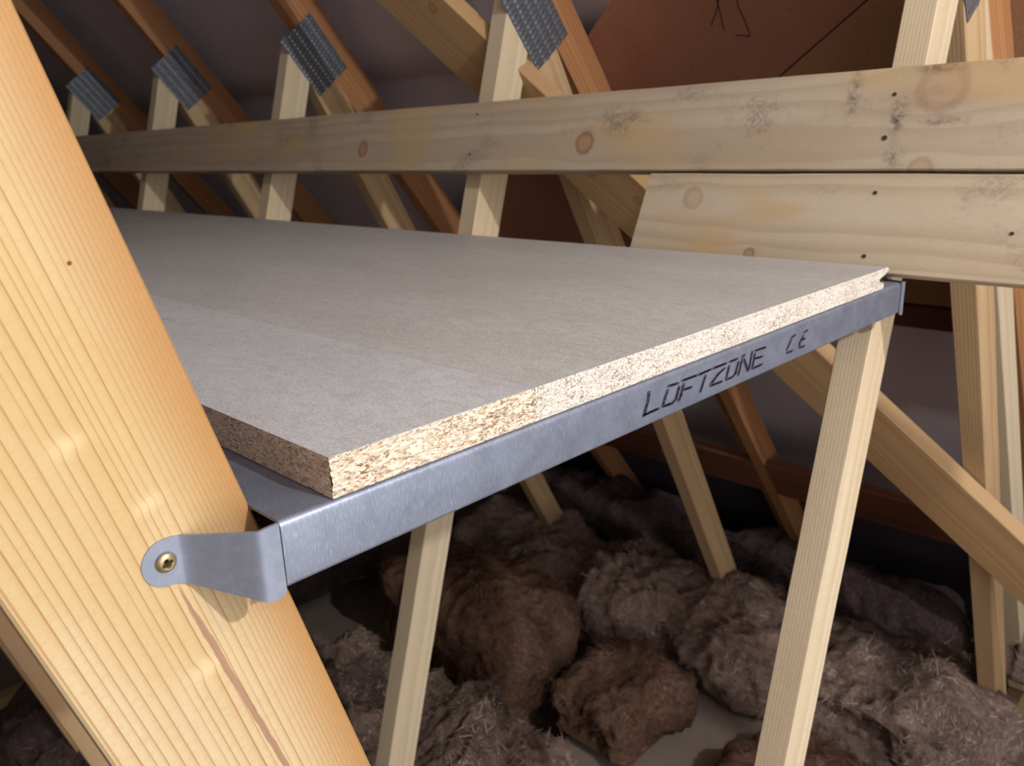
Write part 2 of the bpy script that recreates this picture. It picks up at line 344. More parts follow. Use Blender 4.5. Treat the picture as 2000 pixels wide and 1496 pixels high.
def wool(name, a, b, cdk, hi, seed, str_=(1, 1, 1)):
    g = G(name); co = g.vadd(g.co, (seed, seed*.7, 0))
    wv = g.vadd(co, g.vmul(g.noise(co, 9, 3, col=True), (0.12, 0.12, 0.12)))
    n1 = g.noise(g.vmul(wv, str_), 22, 6, 0.7, 1.2); n2 = g.noise(g.vmul(wv, (str_[0]*3.2, str_[1]*0.8, str_[2]*1.5)), 90, 5, 0.75, 1.5); n3 = g.noise(co, 6, 3)
    n4 = g.noise(g.vmul(wv, (1, 4, 1.5)), 60, 5, 0.75, 1.0)
    c = g.mix(g.step(n1, .36, .62), a, b)
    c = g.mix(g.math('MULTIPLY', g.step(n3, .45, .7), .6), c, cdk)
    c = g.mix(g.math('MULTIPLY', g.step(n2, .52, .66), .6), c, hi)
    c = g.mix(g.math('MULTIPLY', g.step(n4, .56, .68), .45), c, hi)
    c = g.mix(g.math('MULTIPLY', g.math('SUBTRACT', 1.0, g.step(n2, .34, .47)), .6), c, cdk)  # pale tips and shaded crevices put into the colour, following the bump noise
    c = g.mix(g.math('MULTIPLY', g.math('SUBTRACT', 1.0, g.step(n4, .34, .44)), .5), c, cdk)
    g.bump(g.math('ADD', g.math('MULTIPLY', n1, 1.2), g.math('ADD', n2, n4)), 1.0, 0.010)
    m = g.fin(c, 0.95, 0, 0.1); return m
m_wool_a = wool('wool_grey_brown', srgb(148, 122, 108), srgb(186, 160, 142), srgb(62, 44, 38), srgb(240, 224, 210), 0.0, (1.5, .7, 1))
m_wool_b = wool('wool_rust_brown', srgb(116, 86, 70), srgb(138, 106, 84), srgb(60, 40, 33), srgb(172, 142, 116), 4.0, (1, 1, .7))
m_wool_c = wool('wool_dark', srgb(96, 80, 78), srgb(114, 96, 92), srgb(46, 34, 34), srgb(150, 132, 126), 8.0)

# ------------------------------------------------------------------ setting: ceiling boards underfoot, roof slopes, end walls
def quad_slab(name, pts, n, th, mat, kind='structure'):
    """pts: four corners (Vector); n: direction of thickness"""
    c = sum(pts, Vector())/4; vs = [p-c for p in pts]+[p-c+n*th for p in pts]
    fs = [(0, 1, 2, 3), (7, 6, 5, 4)]+[(i, 4+i, 4+(i+1) % 4, (i+1) % 4) for i in range(4)]
    me = pyd(name, vs, fs); bm = bmesh.new(); bm.from_mesh(me); bmesh.ops.recalc_face_normals(bm, faces=bm.faces); bm.to_mesh(me); bm.free()
    return tag(link(name, me, mat, None, Matrix.Translation(c)), kind=kind)
YA, YB = -9.0, 15.0
quad_slab('floor', [W(-5, YA, -4.97), W(9.3, YA, -4.97), W(9.3, YB, -4.97), W(-5, YB, -4.97)], Vector((0, 0, -1)), 0.0125, m_plaster)
RS = 0.79; RC = 4.56          # roof slope: x = RC - RS*z on the inside of the underlay
nrm = Vector((1, 0, RS)).normalized()
def underlay(name, zt, zb, off, y0=YA, y1=YB, lip=0.0):
    NY, NZ = 96, 22; vs = []; fs = []
    for i in range(NY+1):
        yv = y0+(y1-y0)*i/NY
        sag = math.sin(math.pi*((yv-1.15)/2.2))**2
        for j in range(NZ+1):
            t = j/NZ; zz = zt+(zb-zt)*t
            k = off - 0.0*sag + (0.05*sag if True else 0)*(-1)*(1-abs(2*t-1)**3)*0.5 - lip*sag*t**6
            wob = noise.noise(Vector((yv*0.9, zz*0.7, off*9)))*0.03
            p = W(RC-RS*zz, yv, zz) + nrm*((k+wob)*U); vs.append(p)
    for i in range(NY):
        for j in range(NZ):
            a = i*(NZ+1)+j; fs.append((a, a+1, a+NZ+2, a+NZ+1))
    me = pyd(name, vs, fs); o = link(name, me, m_under, None, None, True)
    md = o.modifiers.new('s', 'SOLIDIFY'); md.thickness = 0.0015; return o
ro = empty('ceiling', W(RC, 3, 0)); tag(ro, kind='structure')
for nm, a, b, off, lip in (('underlay_sheet', 5.1, 0.44, 0.125, 0.06), ('underlay_sheet', 0.62, -4.9, 0.22, 0.0)):
    o = underlay(nm, a, b, off, lip=lip); o.parent = ro; o.matrix_parent_inverse = ro.matrix_world.inverted()
g = G('eaves_dark_sheet'); n2 = g.noise(g.co, 200, 2); g.bump(n2, .3, .001); m_eaves_dark = g.fin(srgb(62, 56, 64), .85, 0, .25)  # dark sheet added to keep the band low in the eaves dark
quad_slab('dark_sheet_1', [W(4.50-RS*z_, y_, z_) for z_, y_ in ((-3.28, YA), (-3.28, YB), (-4.9, YB), (-4.9, YA))], nrm, 0.002, m_eaves_dark)
# the roof slope behind the camera and the two ends
L0 = -0.9; ZT = 5.1; XT = RC+0.3-RS*ZT
quad_slab('wall_left', [W(XT-0.1, YA, ZT), W(XT-0.1, YB, ZT), W(-5.0, YB, -4.97), W(-5.0, YA, -4.97)], Vector((-1, 0, .5)).normalized(), 0.02, m_under)
def gable(name, y, d):
    pts = [(-5.0, -4.97), (9.3, -4.97), (9.0, -4.4), (XT+0.2, ZT+.1), (XT-0.3, ZT+.1)]
    vs = [W(px, y, pz) for px, pz in pts]+[W(px, y+d, pz) for px, pz in pts]
    fs = [tuple(range(5)), tuple(range(9, 4, -1))]+[(i, (i+1) % 5, 5+(i+1) % 5, 5+i) for i in range(5)]
    me = pyd(name, vs, fs); bm = bmesh.new(); bm.from_mesh(me); bmesh.ops.recalc_face_normals(bm, faces=bm.faces); bm.to_mesh(me); bm.free()
    return tag(link(name, me, m_wall), kind='structure')
gable('wall_far', YB, 0.4); gable('wall_near', YA-0.4, 0.4)

# ------------------------------------------------------------------ brown sheeting laid over part of the slope
BC = 4.53
def BP(y, z, d=0.0): return W(BC-0.80*z, y, z) + Vector((1, 0, .8)).normalized()*(d*U)
def sheet(name, poly, th, mat, parent):
    c = sum((BP(y, z) for y, z in poly), Vector())/len(poly); n = len(poly)
    vs = [BP(y, z)-c for y, z in poly]+[BP(y, z, th)-c for y, z in poly]
    fs = [tuple(range(n)), tuple(range(2*n-1, n-1, -1))]+[(i, (i+1) % n, n+(i+1) % n, n+i) for i in range(n)]
    me = pyd(name, vs, fs); bm = bmesh.new(); bm.from_mesh(me); bmesh.ops.recalc_face_normals(bm, faces=bm.faces); bm.to_mesh(me); bm.free()
    return link(name, me, mat, parent, Matrix.Translation(c))
bs = empty('roof_sheeting', BP(2.5, 0)); tag(bs, 'reddish-brown board sheeting over the roof slope at upper right, behind the long grey timber', 'sheeting')
yl = lambda z: 3.17+(0.655-z)*1.82          # slanting left edge
ys = lambda z: 2.10+(0.325-z)*1.85          # seam between two sheets
sheet('panel', [(yl(1.9), 1.9), (ys(1.9)+.02, 1.9), (ys(-1.07)+.012, -1.07), (yl(-1.07), -1.07)], 0.03, m_brown1, bs)
sheet('panel', [(ys(1.9), 1.9), (-4.0, 1.9), (-4.0, -1.07), (ys(-1.07), -1.07)], 0.035, m_brown2, bs)
sheet('panel', [(yl(-1.10), -1.10), (-4.0, -1.10), (-4.0, -1.26), (yl(-1.26), -1.26)], 0.045, m_brown3, bs)

# ------------------------------------------------------------------ trusses
def plate_mesh(w, l, seed=0):
    """toothed nail plate: thin sheet with rows of punched slots and curled teeth roots, x along, y across, z proud"""
    bm = bmesh.new(); t = 0.0012
    bmesh.ops.create_cube(bm, size=1, matrix=Matrix.Translation((0, 0, t/2)) @ Matrix.Diagonal((l, w, t, 1)))
    bmesh.ops.bevel(bm, geom=[e for e in bm.edges], offset=0.0003, segments=1, affect='EDGES')
    return bmesh_to(bm, 'nail_plate')
def teeth_mesh(w, l, seed=0):
    rnd = random.Random(seed); vs = []; fs = []; t = 0.0012
    ny = 5; nx = 15
    for j in range(ny):
        for i in range(nx):
            cx = -l/2+(i+0.5+(0.25 if j % 2 else -0.1))*l/nx; cy = -w/2+(j+0.5)*w/ny
            a = l/nx*0.30; b = w/ny*0.36; h = 0.0014+rnd.random()*0.0006
            k = len(vs)
            vs += [(cx-a, cy-b, t), (cx+a, cy-b, t), (cx+a*1.3, cy+b, t), (cx-a*.7, cy+b, t), (cx, cy-b*.4, t+h), (cx+a*.3, cy+b*.8, t+h*.6)]
            fs += [(k, k+1, k+4), (k+1, k+2, k+5, k+4), (k+2, k+3, k+5), (k+3, k, k+4, k+5)]
    return pyd('teeth', vs, fs)
PL_ME = plate_mesh(0.34*U, 0.46*U); TE_ME = teeth_mesh(0.34*U, 0.46*U)
ys_t = [1.09, 3.3, 5.5, 7.7, 9.9, 12.1]
tl = ['nearest roof truss, with the thick yellow pine web in the left foreground',
      'second roof truss, its pale post ending at the large toothed plate top centre',
      'third roof truss back, joined by a shiny plate left of centre',
      'fourth roof truss back, dim, with a dull plate nearer the left',
      'fifth roof truss back, dark, beside the upper edge of the foreground web',
      'farthest roof truss, in the dark behind the foreground web']
plate0 = None
for k, Y0 in enumerate(ys_t):
    T = empty('roof_truss', W(2.0, Y0+.06, -4.97)); tag(T, tl[k], 'roof truss', 'roof trusses across the loft')
    # rafter and far eave
    member('rafter', (4.22, 4.19, 4.14)[min(k, 2)], RS, 0.33, 4.2, -4.75, Y0, m_rafter, T, seed=k)
    if k == 1:
        o = member('rafter', 4.10, RS, 0.28, -0.9, -4.45, Y0-0.125, m_rafter, T, seed=77); o['label'] = 'second rafter length fixed alongside, low down'
    # post web (leans right going up)
    o = member('web', 3.195, -0.29, 0.21, 0.78, -4.7, Y0+(0.012 if k == 0 else 0), m_web, T, seed=10+k)
    if k < 2: o['label'] = 'slim pale post web leaning right'
    # outer web (30 degrees, down to the right)
    o = member('web', 3.795, 0.55, 0.265, 0.55, -4.7, Y0, m_web2, T, seed=20+k)
    if k < 2: o['label'] = 'ochre web sloping down to the right'
    # inner web on the camera's side
    if k == 0:
        o = member('web', FC, FS, FD, FTOP, -4.75, Y0, m_fore, T, seed=31, wav=0.0)
        o['label'] = 'thick yellow pine web with brown resin streak, left foreground'
        o = member('web', 4.06, 0.66, 0.26, 1.0, -4.6, Y0+0.004, m_web, T, seed=32); o['label'] = 'second pale web at the right edge, beside the ochre one'
    else:
        member('web', FC, FS, FD*0.62, 1.6, -4.7, Y0, m_web2, T, seed=30+k)
    # ceiling tie
    me = plank_mesh('ceiling_tie', 13.6*U, 0.345*U, 0.12*U, 0.0012)
    link('ceiling_tie', me, m_web2, T, frame(W(-4.6, Y0+.12, -4.965), Vector((1, 0, 0)), Vector((0, 0, 1))))
    # nail plate over the joint
    ex = Vector((RS, 0, -1)).normalized(); ez = Vector((0, -1, 0)); ey = ez.cross(ex)
    mw = frame(W(3.60, Y0-0.002, 0.655), ex, ey)
    p = link('nail_plate', PL_ME, m_plate, T, mw); tt = link('teeth', TE_ME, m_plate, p, mw)
    if k == 1: p['label'] = 'large shiny toothed metal plate'
# ------------------------------------------------------------------ longitudinal timbers
TE = Vector((0.2785, 0, 0.9604))      # up the leaning posts
def long_board(name, zb, w, y0, y1, mat, th=0.085, sk=0.0, seed=0):
    A = W(3.103+0.29*zb, y0, zb)
    me = plank_mesh(name, (y1-y0)*U, w*U, th*U, 0.0012, 0, sk*U, 0.0008, seed)
    return link(name, me, mat, None, frame(A, Vector((0, 1, 0)), TE)), A
def disc(name, r, h, mat, parent, mw, seg=14, dome=0.0):
    bm = bmesh.new(); bmesh.ops.create_cone(bm, cap_ends=True, segments=seg, radius1=r, radius2=r*(1-dome), depth=h)
    return link(name, bmesh_to(bm, name), mat, parent, mw)
def nails(board, A, pts, zb):
    for (yy, zz, r) in pts:
        s = (zz-zb)/0.9604
        P = W(3.103+0.29*zb, yy, zb)+TE*(s*U)
        n = Vector((-0.9604, 0, 0.2785))
        o = disc('nail_head', r*1.45, 0.0012, m_nail, board, frame(P+n*0.0002, Vector((0, 1, 0)), TE)); 
b1, A1 = long_board('longitudinal_binder', -0.144, 0.362, -1.0, 13.0, m_binder, seed=3)
tag(b1, 'long grey-stained timber running across the whole picture in front of the posts', 'timber')
nails(b1, A1, [(1.155, 0.112, .0013), (1.16, -0.035, .0017), (3.32, -0.06, .0011), (3.31, 0.143, .0011), (5.55, 0.1, .001), (5.55, -0.06, .001), (0.72, 0.10, .001)], -0.144)
b2, A2 = long_board('lower_board', -0.495, 0.353, -1.0, 2.18, m_binder2, sk=-0.045, seed=5)
tag(b2, 'shorter pale board with a ragged left end, just below the long grey timber', 'timber')
nails(b2, A2, [(1.155, -0.222, .0014), (1.15, -0.44, .0014), (0.70, -0.34, .0012)], -0.495)
# diagonal brace under the outer webs
ex = (W(4.907, 0.871, -2.268)-W(3.246, 3.645, 0.753)).normalized()
def BRP(y, z): return W(3.66-0.55*z, y, z)
top = lambda z: 3.645-0.918*(0.753-z)
Z0, Z1 = 2.2, -4.2
A = BRP(top(Z0), Z0); Bv = BRP(top(Z1), Z1); ex = (Bv-A).normalized()
pn = Vector((1, 0, 0.55)).normalized()
# across direction inside the plane, towards larger Y / lower
eyb = ex.cross(pn); eyb = eyb if eyb.y > 0 else -eyb
ezb = ex.cross(eyb)
me = plank_mesh('diagonal_brace', (Bv-A).length, 0.385*U, 0.105*U, 0.0012, 0, 0, 0.0006, 9)
start = A if ezb.dot(pn) > 0 else A+pn*0.105*U
o = link('diagonal_brace', me, m_brace, None, frame(start, ex, eyb))
tag(o, 'diagonal brace plank falling from top centre to the lower right corner behind the posts', 'timber')
# dark timber along the eaves
me = plank_mesh('eaves_timber', 14.0*U, 0.50*U, 0.08*U, 0.0012, 0, 0, 0.0006, 2)
zt, zb = -2.87, -3.25
A = W(4.10-RS*zb, -1.0, zb); o = link('eaves_timber', me, m_dark, None, frame(A, Vector((0, 1, 0)), Vector((-RS, 0, 1))))
tag(o, 'dark reddish timber lying low along the eaves behind the posts', 'timber')

# ------------------------------------------------------------------ platform: steel beam with brackets
X0, X1 = 0.5205, 2.932
beam = empty('steel_beam', W(1.7, 1.05, -0.62))
tag(beam, 'galvanised steel beam with black printed lettering on its front, under the boards', 'beam')
def profile_sweep(name, prof, x0, x1, th, mat, parent, nx=60):
    """prof: open polyline of (y, z) in units; swept along x, given thickness th inward"""
    n = len(prof); inner = []
    for i in range(n):
        a = Vector(prof[max(i-1, 0)]); b = Vector(prof[min(i+1, n-1)]); d = (b-a).normalized(); inner.append((prof[i][0]+d.y*th, prof[i][1]-d.x*th))
    loop = list(prof)+inner[::-1]; m = len(loop); vs = []; fs = []
    for i in range(nx+1):
        xx = x0+(x1-x0)*i/nx
        for (a, b) in loop: vs.append(W(xx, a, b))
    for i in range(nx):
        for k in range(m):
            p = i*m+k; q = i*m+(k+1) % m; fs.append((p, q, q+m, p+m))
    for i in (0, nx):
        for k in range(n-1):
            p = i*m+k; q = i*m+k+1; r_ = i*m+(m-1-(k+1)); s_ = i*m+(m-1-k); fs.append((p, q, r_, s_))
    me = pyd(name, vs, fs); bm = bmesh.new(); bm.from_mesh(me); bmesh.ops.recalc_face_normals(bm, faces=bm.faces); bm.to_mesh(me); bm.free()
    return link(name, me, mat, parent, None)
def arc(cy, cz, r, a0, a1, n=5): return [(cy+r*math.cos(math.radians(a0+(a1-a0)*i/n)), cz+r*math.sin(math.radians(a0+(a1-a0)*i/n))) for i in range(n+1)]
zt, zb, rr, YW = -0.5158, -0.6240, 0.012, 1.42
prof = [(1.05, zb)]+arc(1.0+rr*.7, zb+rr*.7, rr*.7, 270, 180)+arc(1.0+rr, zt-rr, rr, 180, 90)+arc(YW-rr, zt-rr, rr, 90, 0)+arc(YW-rr*.7, zb+rr*.7, rr*.7, 0, -90)+[(YW-.05, zb)]
bb = profile_sweep('channel', prof, X0, X1, 0.0050, m_galv, beam)
for p in bb.data.polygons: p.use_smooth = True
md = bb.modifiers.new('w', 'EDGE_SPLIT'); md.split_angle = math.radians(38)

# end brackets: tab on the web face, sloping panel, lip flush with the beam face
def bracket(mirror=False):
    cols = []   # (x, ztop, zbot, y)
    cx, cz, r = 0.388, -0.5565, 0.0368
    for i in range(10):
        a = math.radians(180-90*i/9*1.0); x = cx+r*math.cos(a); h = r*math.sin(a)
        cols.append((x, cz+h*0.98, cz-h, 1.088))
    cols += [(0.398, -0.5205, -0.5945, 1.088), (0.406, -0.5225, -0.5985, 1.0878), (0.410, -0.5235, -0.6005, 1.0865), (0.415, -0.5240, -0.6025, 1.0825), (0.421, -0.5240, -0.6050, 1.0765)]
    for i in range(1, 7): f = i/7; cols.append((0.421+f*(0.4755-.421), -0.524+f*0.006, -0.605-f*0.0215, 1.0765+f*(1.006-1.0765)))
    cols += [(0.4755, -0.5178, -0.6270, 1.006), (0.480, -0.5176, -0.6288, 1.0005), (0.4845, -0.5172, -0.6305, 0.9972), (0.490, -0.5163, -0.6318, 0.996)]
    for f, d in ((0.25, 0.0), (0.5, 0.0008), (0.7, 0.0022), (0.85, 0.0042), (0.95, 0.0075), (1.0, 0.0125)):
        x = 0.490+f*(0.5160-0.490); cols.append((x, -0.5150+0.001*f-.0006, -0.6330+d, 0.9955))
    th = 0.0052; nz = 6; vs = []; fs = []; n = len(cols)
    def P(i, j, back):
        x, a, b, y = cols[i]; 
        i0, i1 = max(i-1, 0), min(i+1, n-1)
        d = Vector((cols[i1][0]-cols[i0][0], cols[i1][3]-cols[i0][3])).normalized(); nx_, ny_ = d.y*-1, d.x
        z = b+(a-b)*j/nz
        q = (x+nx_*th*back, y+ny_*th*back-0.0)
        if mirror: return W(X0+X1-q[0]+0.0, q[1], z)
        return W(q[0], q[1], z)
    for back in (0, 1):
        for i in range(n):
            for j in range(nz+1): vs.append(P(i, j, back))
    o_ = n*(nz+1)
    for i in range(n-1):
        for j in range(nz):
            a = i*(nz+1)+j; fs.append((a, a+1, a+nz+2, a+nz+1)); fs.append((o_+a, o_+a+nz+1, o_+a+nz+2, o_+a+1))
        for j in (0, nz):
            a = i*(nz+1)+j; fs.append((a, a+nz+1, o_+a+nz+1, o_+a))
    for i in (0, n-1):
        for j in range(nz):
            a = i*(nz+1)+j; fs.append((a, a+1, o_+a+1, o_+a))
    me = pyd('end_bracket', vs, fs); bm = bmesh.new(); bm.from_mesh(me); bmesh.ops.remove_doubles(bm, verts=bm.verts, dist=1e-6); bmesh.ops.recalc_face_normals(bm, faces=bm.faces); bm.to_mesh(me); bm.free()
    o = link('end_bracket', me, m_brk, beam, None)
    for p in me.polygons: p.use_smooth = True
    md = o.modifiers.new('w', 'EDGE_SPLIT'); md.split_angle = math.radians(50)
    o['label'] = 'grey folded steel end bracket screwed to the %s' % ('post' if mirror else 'foreground web')
    return o
br = bracket(False); br2 = bracket(True)
# screws: domed brass-plated cross-head
def screw(x, z, parent, yf=1.0826):
    bm = bmesh.new(); R0 = 0.0043; n = 28; rings = []
    for (f, h) in ((1.0, 0.0), (1.0, 0.0005), (0.93, 0.0010), (0.80, 0.0014), (0.66, 0.0017), (0.60, 0.00175)):
        rings.append([bm.verts.new((R0*f*math.cos(2*math.pi*i/n), R0*f*math.sin(2*math.pi*i/n), h)) for i in range(n)])
    for a, b in zip(rings, rings[1:]):
        for i in range(n): bm.faces.new((a[i], a[(i+1) % n], b[(i+1) % n], b[i]))
    # cross recess: star-shaped pit
    star = []
    for i in range(n):
        th = 2*math.pi*i/n; s = abs(math.cos(2*th))**0.5; rr_ = R0*(0.15+0.42*s)
        star.append(bm.verts.new((rr_*math.cos(th), rr_*math.sin(th), 0.0017)))
    for i in range(n): bm.faces.new((rings[-1][i], rings[-1][(i+1) % n], star[(i+1) % n], star[i]))
    pit = bm.verts.new((0, 0, 0.0003)); mid = [bm.verts.new((v.co.x*.8, v.co.y*.8, 0.0007)) for v in star]
    for i in range(n): bm.faces.new((star[i], star[(i+1) % n], mid[(i+1) % n], mid[i])); bm.faces.new((mid[i], mid[(i+1) % n], pit))
    for f_ in bm.faces:
        if len(f_.verts) == 3: f_.material_index = 1
    bmesh.ops.recalc_face_normals(bm, faces=bm.faces)
    ex = Vector((math.cos(.35), 0, math.sin(.35))); tilt = Matrix.Rotation(math.radians(7), 4, 'X')
    o = link('screw', bmesh_to(bm, 'screw'), [m_brass, m_recess_shade], parent, frame(W(x, yf, z), ex, Vector((0, -1, 0)).cross(ex)) @ tilt)
    o['label'] = 'brass-coloured cross-head screw'; return o
screw(0.3855, -0.556, br, 1.0875); screw(X0+X1-0.3855, -0.556, br2, 1.0875)

# printing on the beam: pen drops along each stroke
ST = [[(1.4361, -0.5449), (1.4332, -0.5638), (1.4268, -0.5758), (1.4173, -0.5951)], [(1.4195, -0.5936), (1.4735, -0.5928)], [(1.5138, -0.5487), (1.5508, -0.5512)], [(1.5094, -0.558), (1.4962, -0.5798), (1.4914, -0.5912)], [(1.4943, -0.5926), (1.5297, -0.594), (1.5439, -0.5891), (1.5573, -0.5612)], [(1.5702, -0.5494), (1.6289, -0.5502)], [(1.5756, -0.5599), (1.5656, -0.5832), (1.5563, -0.5951)], [(1.5749, -0.5726), (1.6099, -0.5746)], [(1.6392, -0.5511), (1.6955, -0.55)], [(1.671, -0.5606), (1.6508, -0.5955)], [(1.7076, -0.5497), (1.7653, -0.5505)], [(1.7606, -0.5616), (1.7307, -0.5699), (1.698, -0.5876)], [(1.6969, -0.5919), (1.749, -0.5937)], [(1.7858, -0.55), (1.8227, -0.5505)], [(1.7817, -0.5611), (1.7704, -0.5908)], [(1.7718, -0.5938), (1.8008, -0.5938), (1.8156, -0.5876), (1.8287, -0.5606)], [(1.846, -0.5507), (1.8575, -0.5484)], [(1.8466, -0.5577), (1.8304, -0.5951)], [(1.8571, -0.5586), (1.8792, -0.5952)], [(1.8973, -0.5478), (1.8844, -0.5935)], [(1.915, -0.548), (1.9692, -0.55)], [(1.9131, -0.5566), (1.9019, -0.5933)], [(1.9131, -0.5699), (1.9548, -0.5724)], [(1.9061, -0.5949), (1.9558, -0.5939)], [(2.1187, -0.553), (2.1415, -0.5493)], [(2.118, -0.5595), (2.095, -0.5829)], [(2.0962, -0.592), (2.1288, -0.5929)], [(2.1977, -0.5526), (2.2169, -0.5502)], [(2.1927, -0.5621), (2.1727, -0.5793), (2.1745, -0.5917)], [(2.1845, -0.5726), (2.2055, -0.5722)], [(2.178, -0.5939), (2.2039, -0.5939)]]
vs = []; fs = []; rnd = random.Random(2)
for s in ST:
    for (a, b) in zip(s, s[1:]):
        n = max(2, int(math.hypot((b[0]-a[0]), (b[1]-a[1])*1.6)/0.0022))
        for i in range(n+1):
            x = a[0]+(b[0]-a[0])*i/n; z = a[1]+(b[1]-a[1])*i/n+(rnd.random()-.5)*0.0009
            hx, hz = 0.0060, 0.0031; k = len(vs)
            for (u, w) in ((-hx, -hz*.6), (-hx*.5, -hz), (hx*.6, -hz), (hx, -hz*.5), (hx, hz*.6), (hx*.5, hz), (-hx*.6, hz), (-hx, hz*.5)):
                vs.append(W(x+u, 0.9994-0.00002*(i % 3), z+w))
            fs.append(tuple(range(k, k+8)))
o = link('printed_lettering', pyd('printed_lettering', vs, fs), m_ink, beam); o['label'] = 'black dotted ink lettering and conformity mark'

# ------------------------------------------------------------------ platform: chipboard panels
ZB, ZTP = -0.5140, -0.4462
def chipboard(name, x0, x1, y0, y1, mtop, mfront, label, groove=False, left_end=False, right_lip=0.0, seed=0, rag=0.004, group=None):
    """profile in x-z swept along y; front edge is gridded and roughened like broken chips"""
    h = ZTP-ZB
    if groove: rp = [(x1-.035, ZB), (x1-.035, ZB+h*.30), (x1-.072, ZB+h*.40), (x1-.072, ZB+h*.55), (x1, ZTP-h*.20), (x1, ZTP)]
    else: rp = [(x1, ZB), (x1, ZTP)]
    # top and bottom and sides
    vs = []; fs = []; mi = []
    prof = [(x0, ZB)]+rp+[(x0, ZTP)]; m = len(prof)
    ny = 2
    for yv in (y0+0.004, y1):
        for (a, b) in prof: vs.append((a, yv, b))
    for k in range(m):
        q = (k+1) % m; fs.append((k, q, q+m, k+m)); mi.append(0 if k == m-2 else 1 if k == m-1 else 2)
    fs.append(tuple(m+k for k in range(m))); mi.append(1)
    vs = [W(*v) for v in vs]
    # front grid following the profile outline
    nx = int((x1-x0)/0.0035); nz = 16; base = len(vs)
    def right(zf):
        if not groove: return x1
        for (a, b), (c, d) in zip(rp, rp[1:]):
            if b <= zf <= d and d > b: return a+(c-a)*(zf-b)/(d-b)
        return x1
    for i in range(nx+1):
        for j in range(nz+1):
            zf = ZB+h*j/nz; xr = right(zf); xx = x0+(xr-x0)*i/nx
            e = min(1, min(j, nz-j)/1.5) if j else 0.3
            n1 = noise.noise(Vector((xx*38, zf*110, seed))); n2 = noise.noise(Vector((xx*120, zf*260, seed+5)))
            n3 = noise.noise(Vector((xx*170, seed*3, 2.0)))
            yv = y0+0.002+(n1*rag+n2*rag*.7)
            zz = zf
            if j == nz: zz = zf-abs(n3)*rag*0.8; yv = y0+0.003+n3*rag
            if j == 0: yv = y0+0.003
            vs.append(W(xx, yv, zz))
    for i in range(nx):
        for j in range(nz):
            a = base+i*(nz+1)+j; fs.append((a, a+nz+1, a+nz+2, a+1)); mi.append(2)
    # ragged strip tying the front grid's top to the top face
    b2_ = len(vs)
    for i in range(nx+1): vs.append(W(x0+(x1-x0)*i/nx, y0+0.004, ZTP))
    for i in range(nx):
        a = base+i*(nz+1)+nz; c = base+(i+1)*(nz+1)+nz; fs.append((a, c, b2_+i+1, b2_+i)); mi.append(0)
    c0 = W((x0+x1)/2, y0, ZB); vs = [v-c0 for v in vs]
    me = pyd(name, vs, fs)
    for mm in (mtop, m_chip3, mfront): me.materials.append(mm)
    for p, q in zip(me.polygons, mi): p.material_index = q
    bm = bmesh.new(); bm.from_mesh(me); bmesh.ops.recalc_face_normals(bm, faces=bm.faces); bm.to_mesh(me); bm.free()
    o = link(name, me, [], None, Matrix.Translation(c0)); return tag(o, label, 'chipboard panel', group)
chipboard('chipboard_panel', 0.614, 1.0695, 1.0, 5.60, m_top1, m_chip1, 'narrow cut chipboard panel at the near left, lighter grey with rough sawn edge', rag=0.0055, seed=1)
chipboard('chipboard_panel', 1.070, 2.812, 1.0, 5.60, m_top2, m_chip2, 'wide chipboard panel with a grooved far edge, on the right part of the beam', groove=True, seed=7, rag=0.0028)
chipboard('chipboard_panel', 0.614, 1.066, 5.606, 10.3, m_top1, m_chip2, 'narrow chipboard panel at the far left end of the platform, beyond the cross joint', seed=9)
chipboard('chipboard_panel', 1.070, 2.812, 5.606, 10.3, m_top2, m_chip2, 'wide chipboard panel at the far end of the platform, beyond the cross joint', groove=True, seed=11)

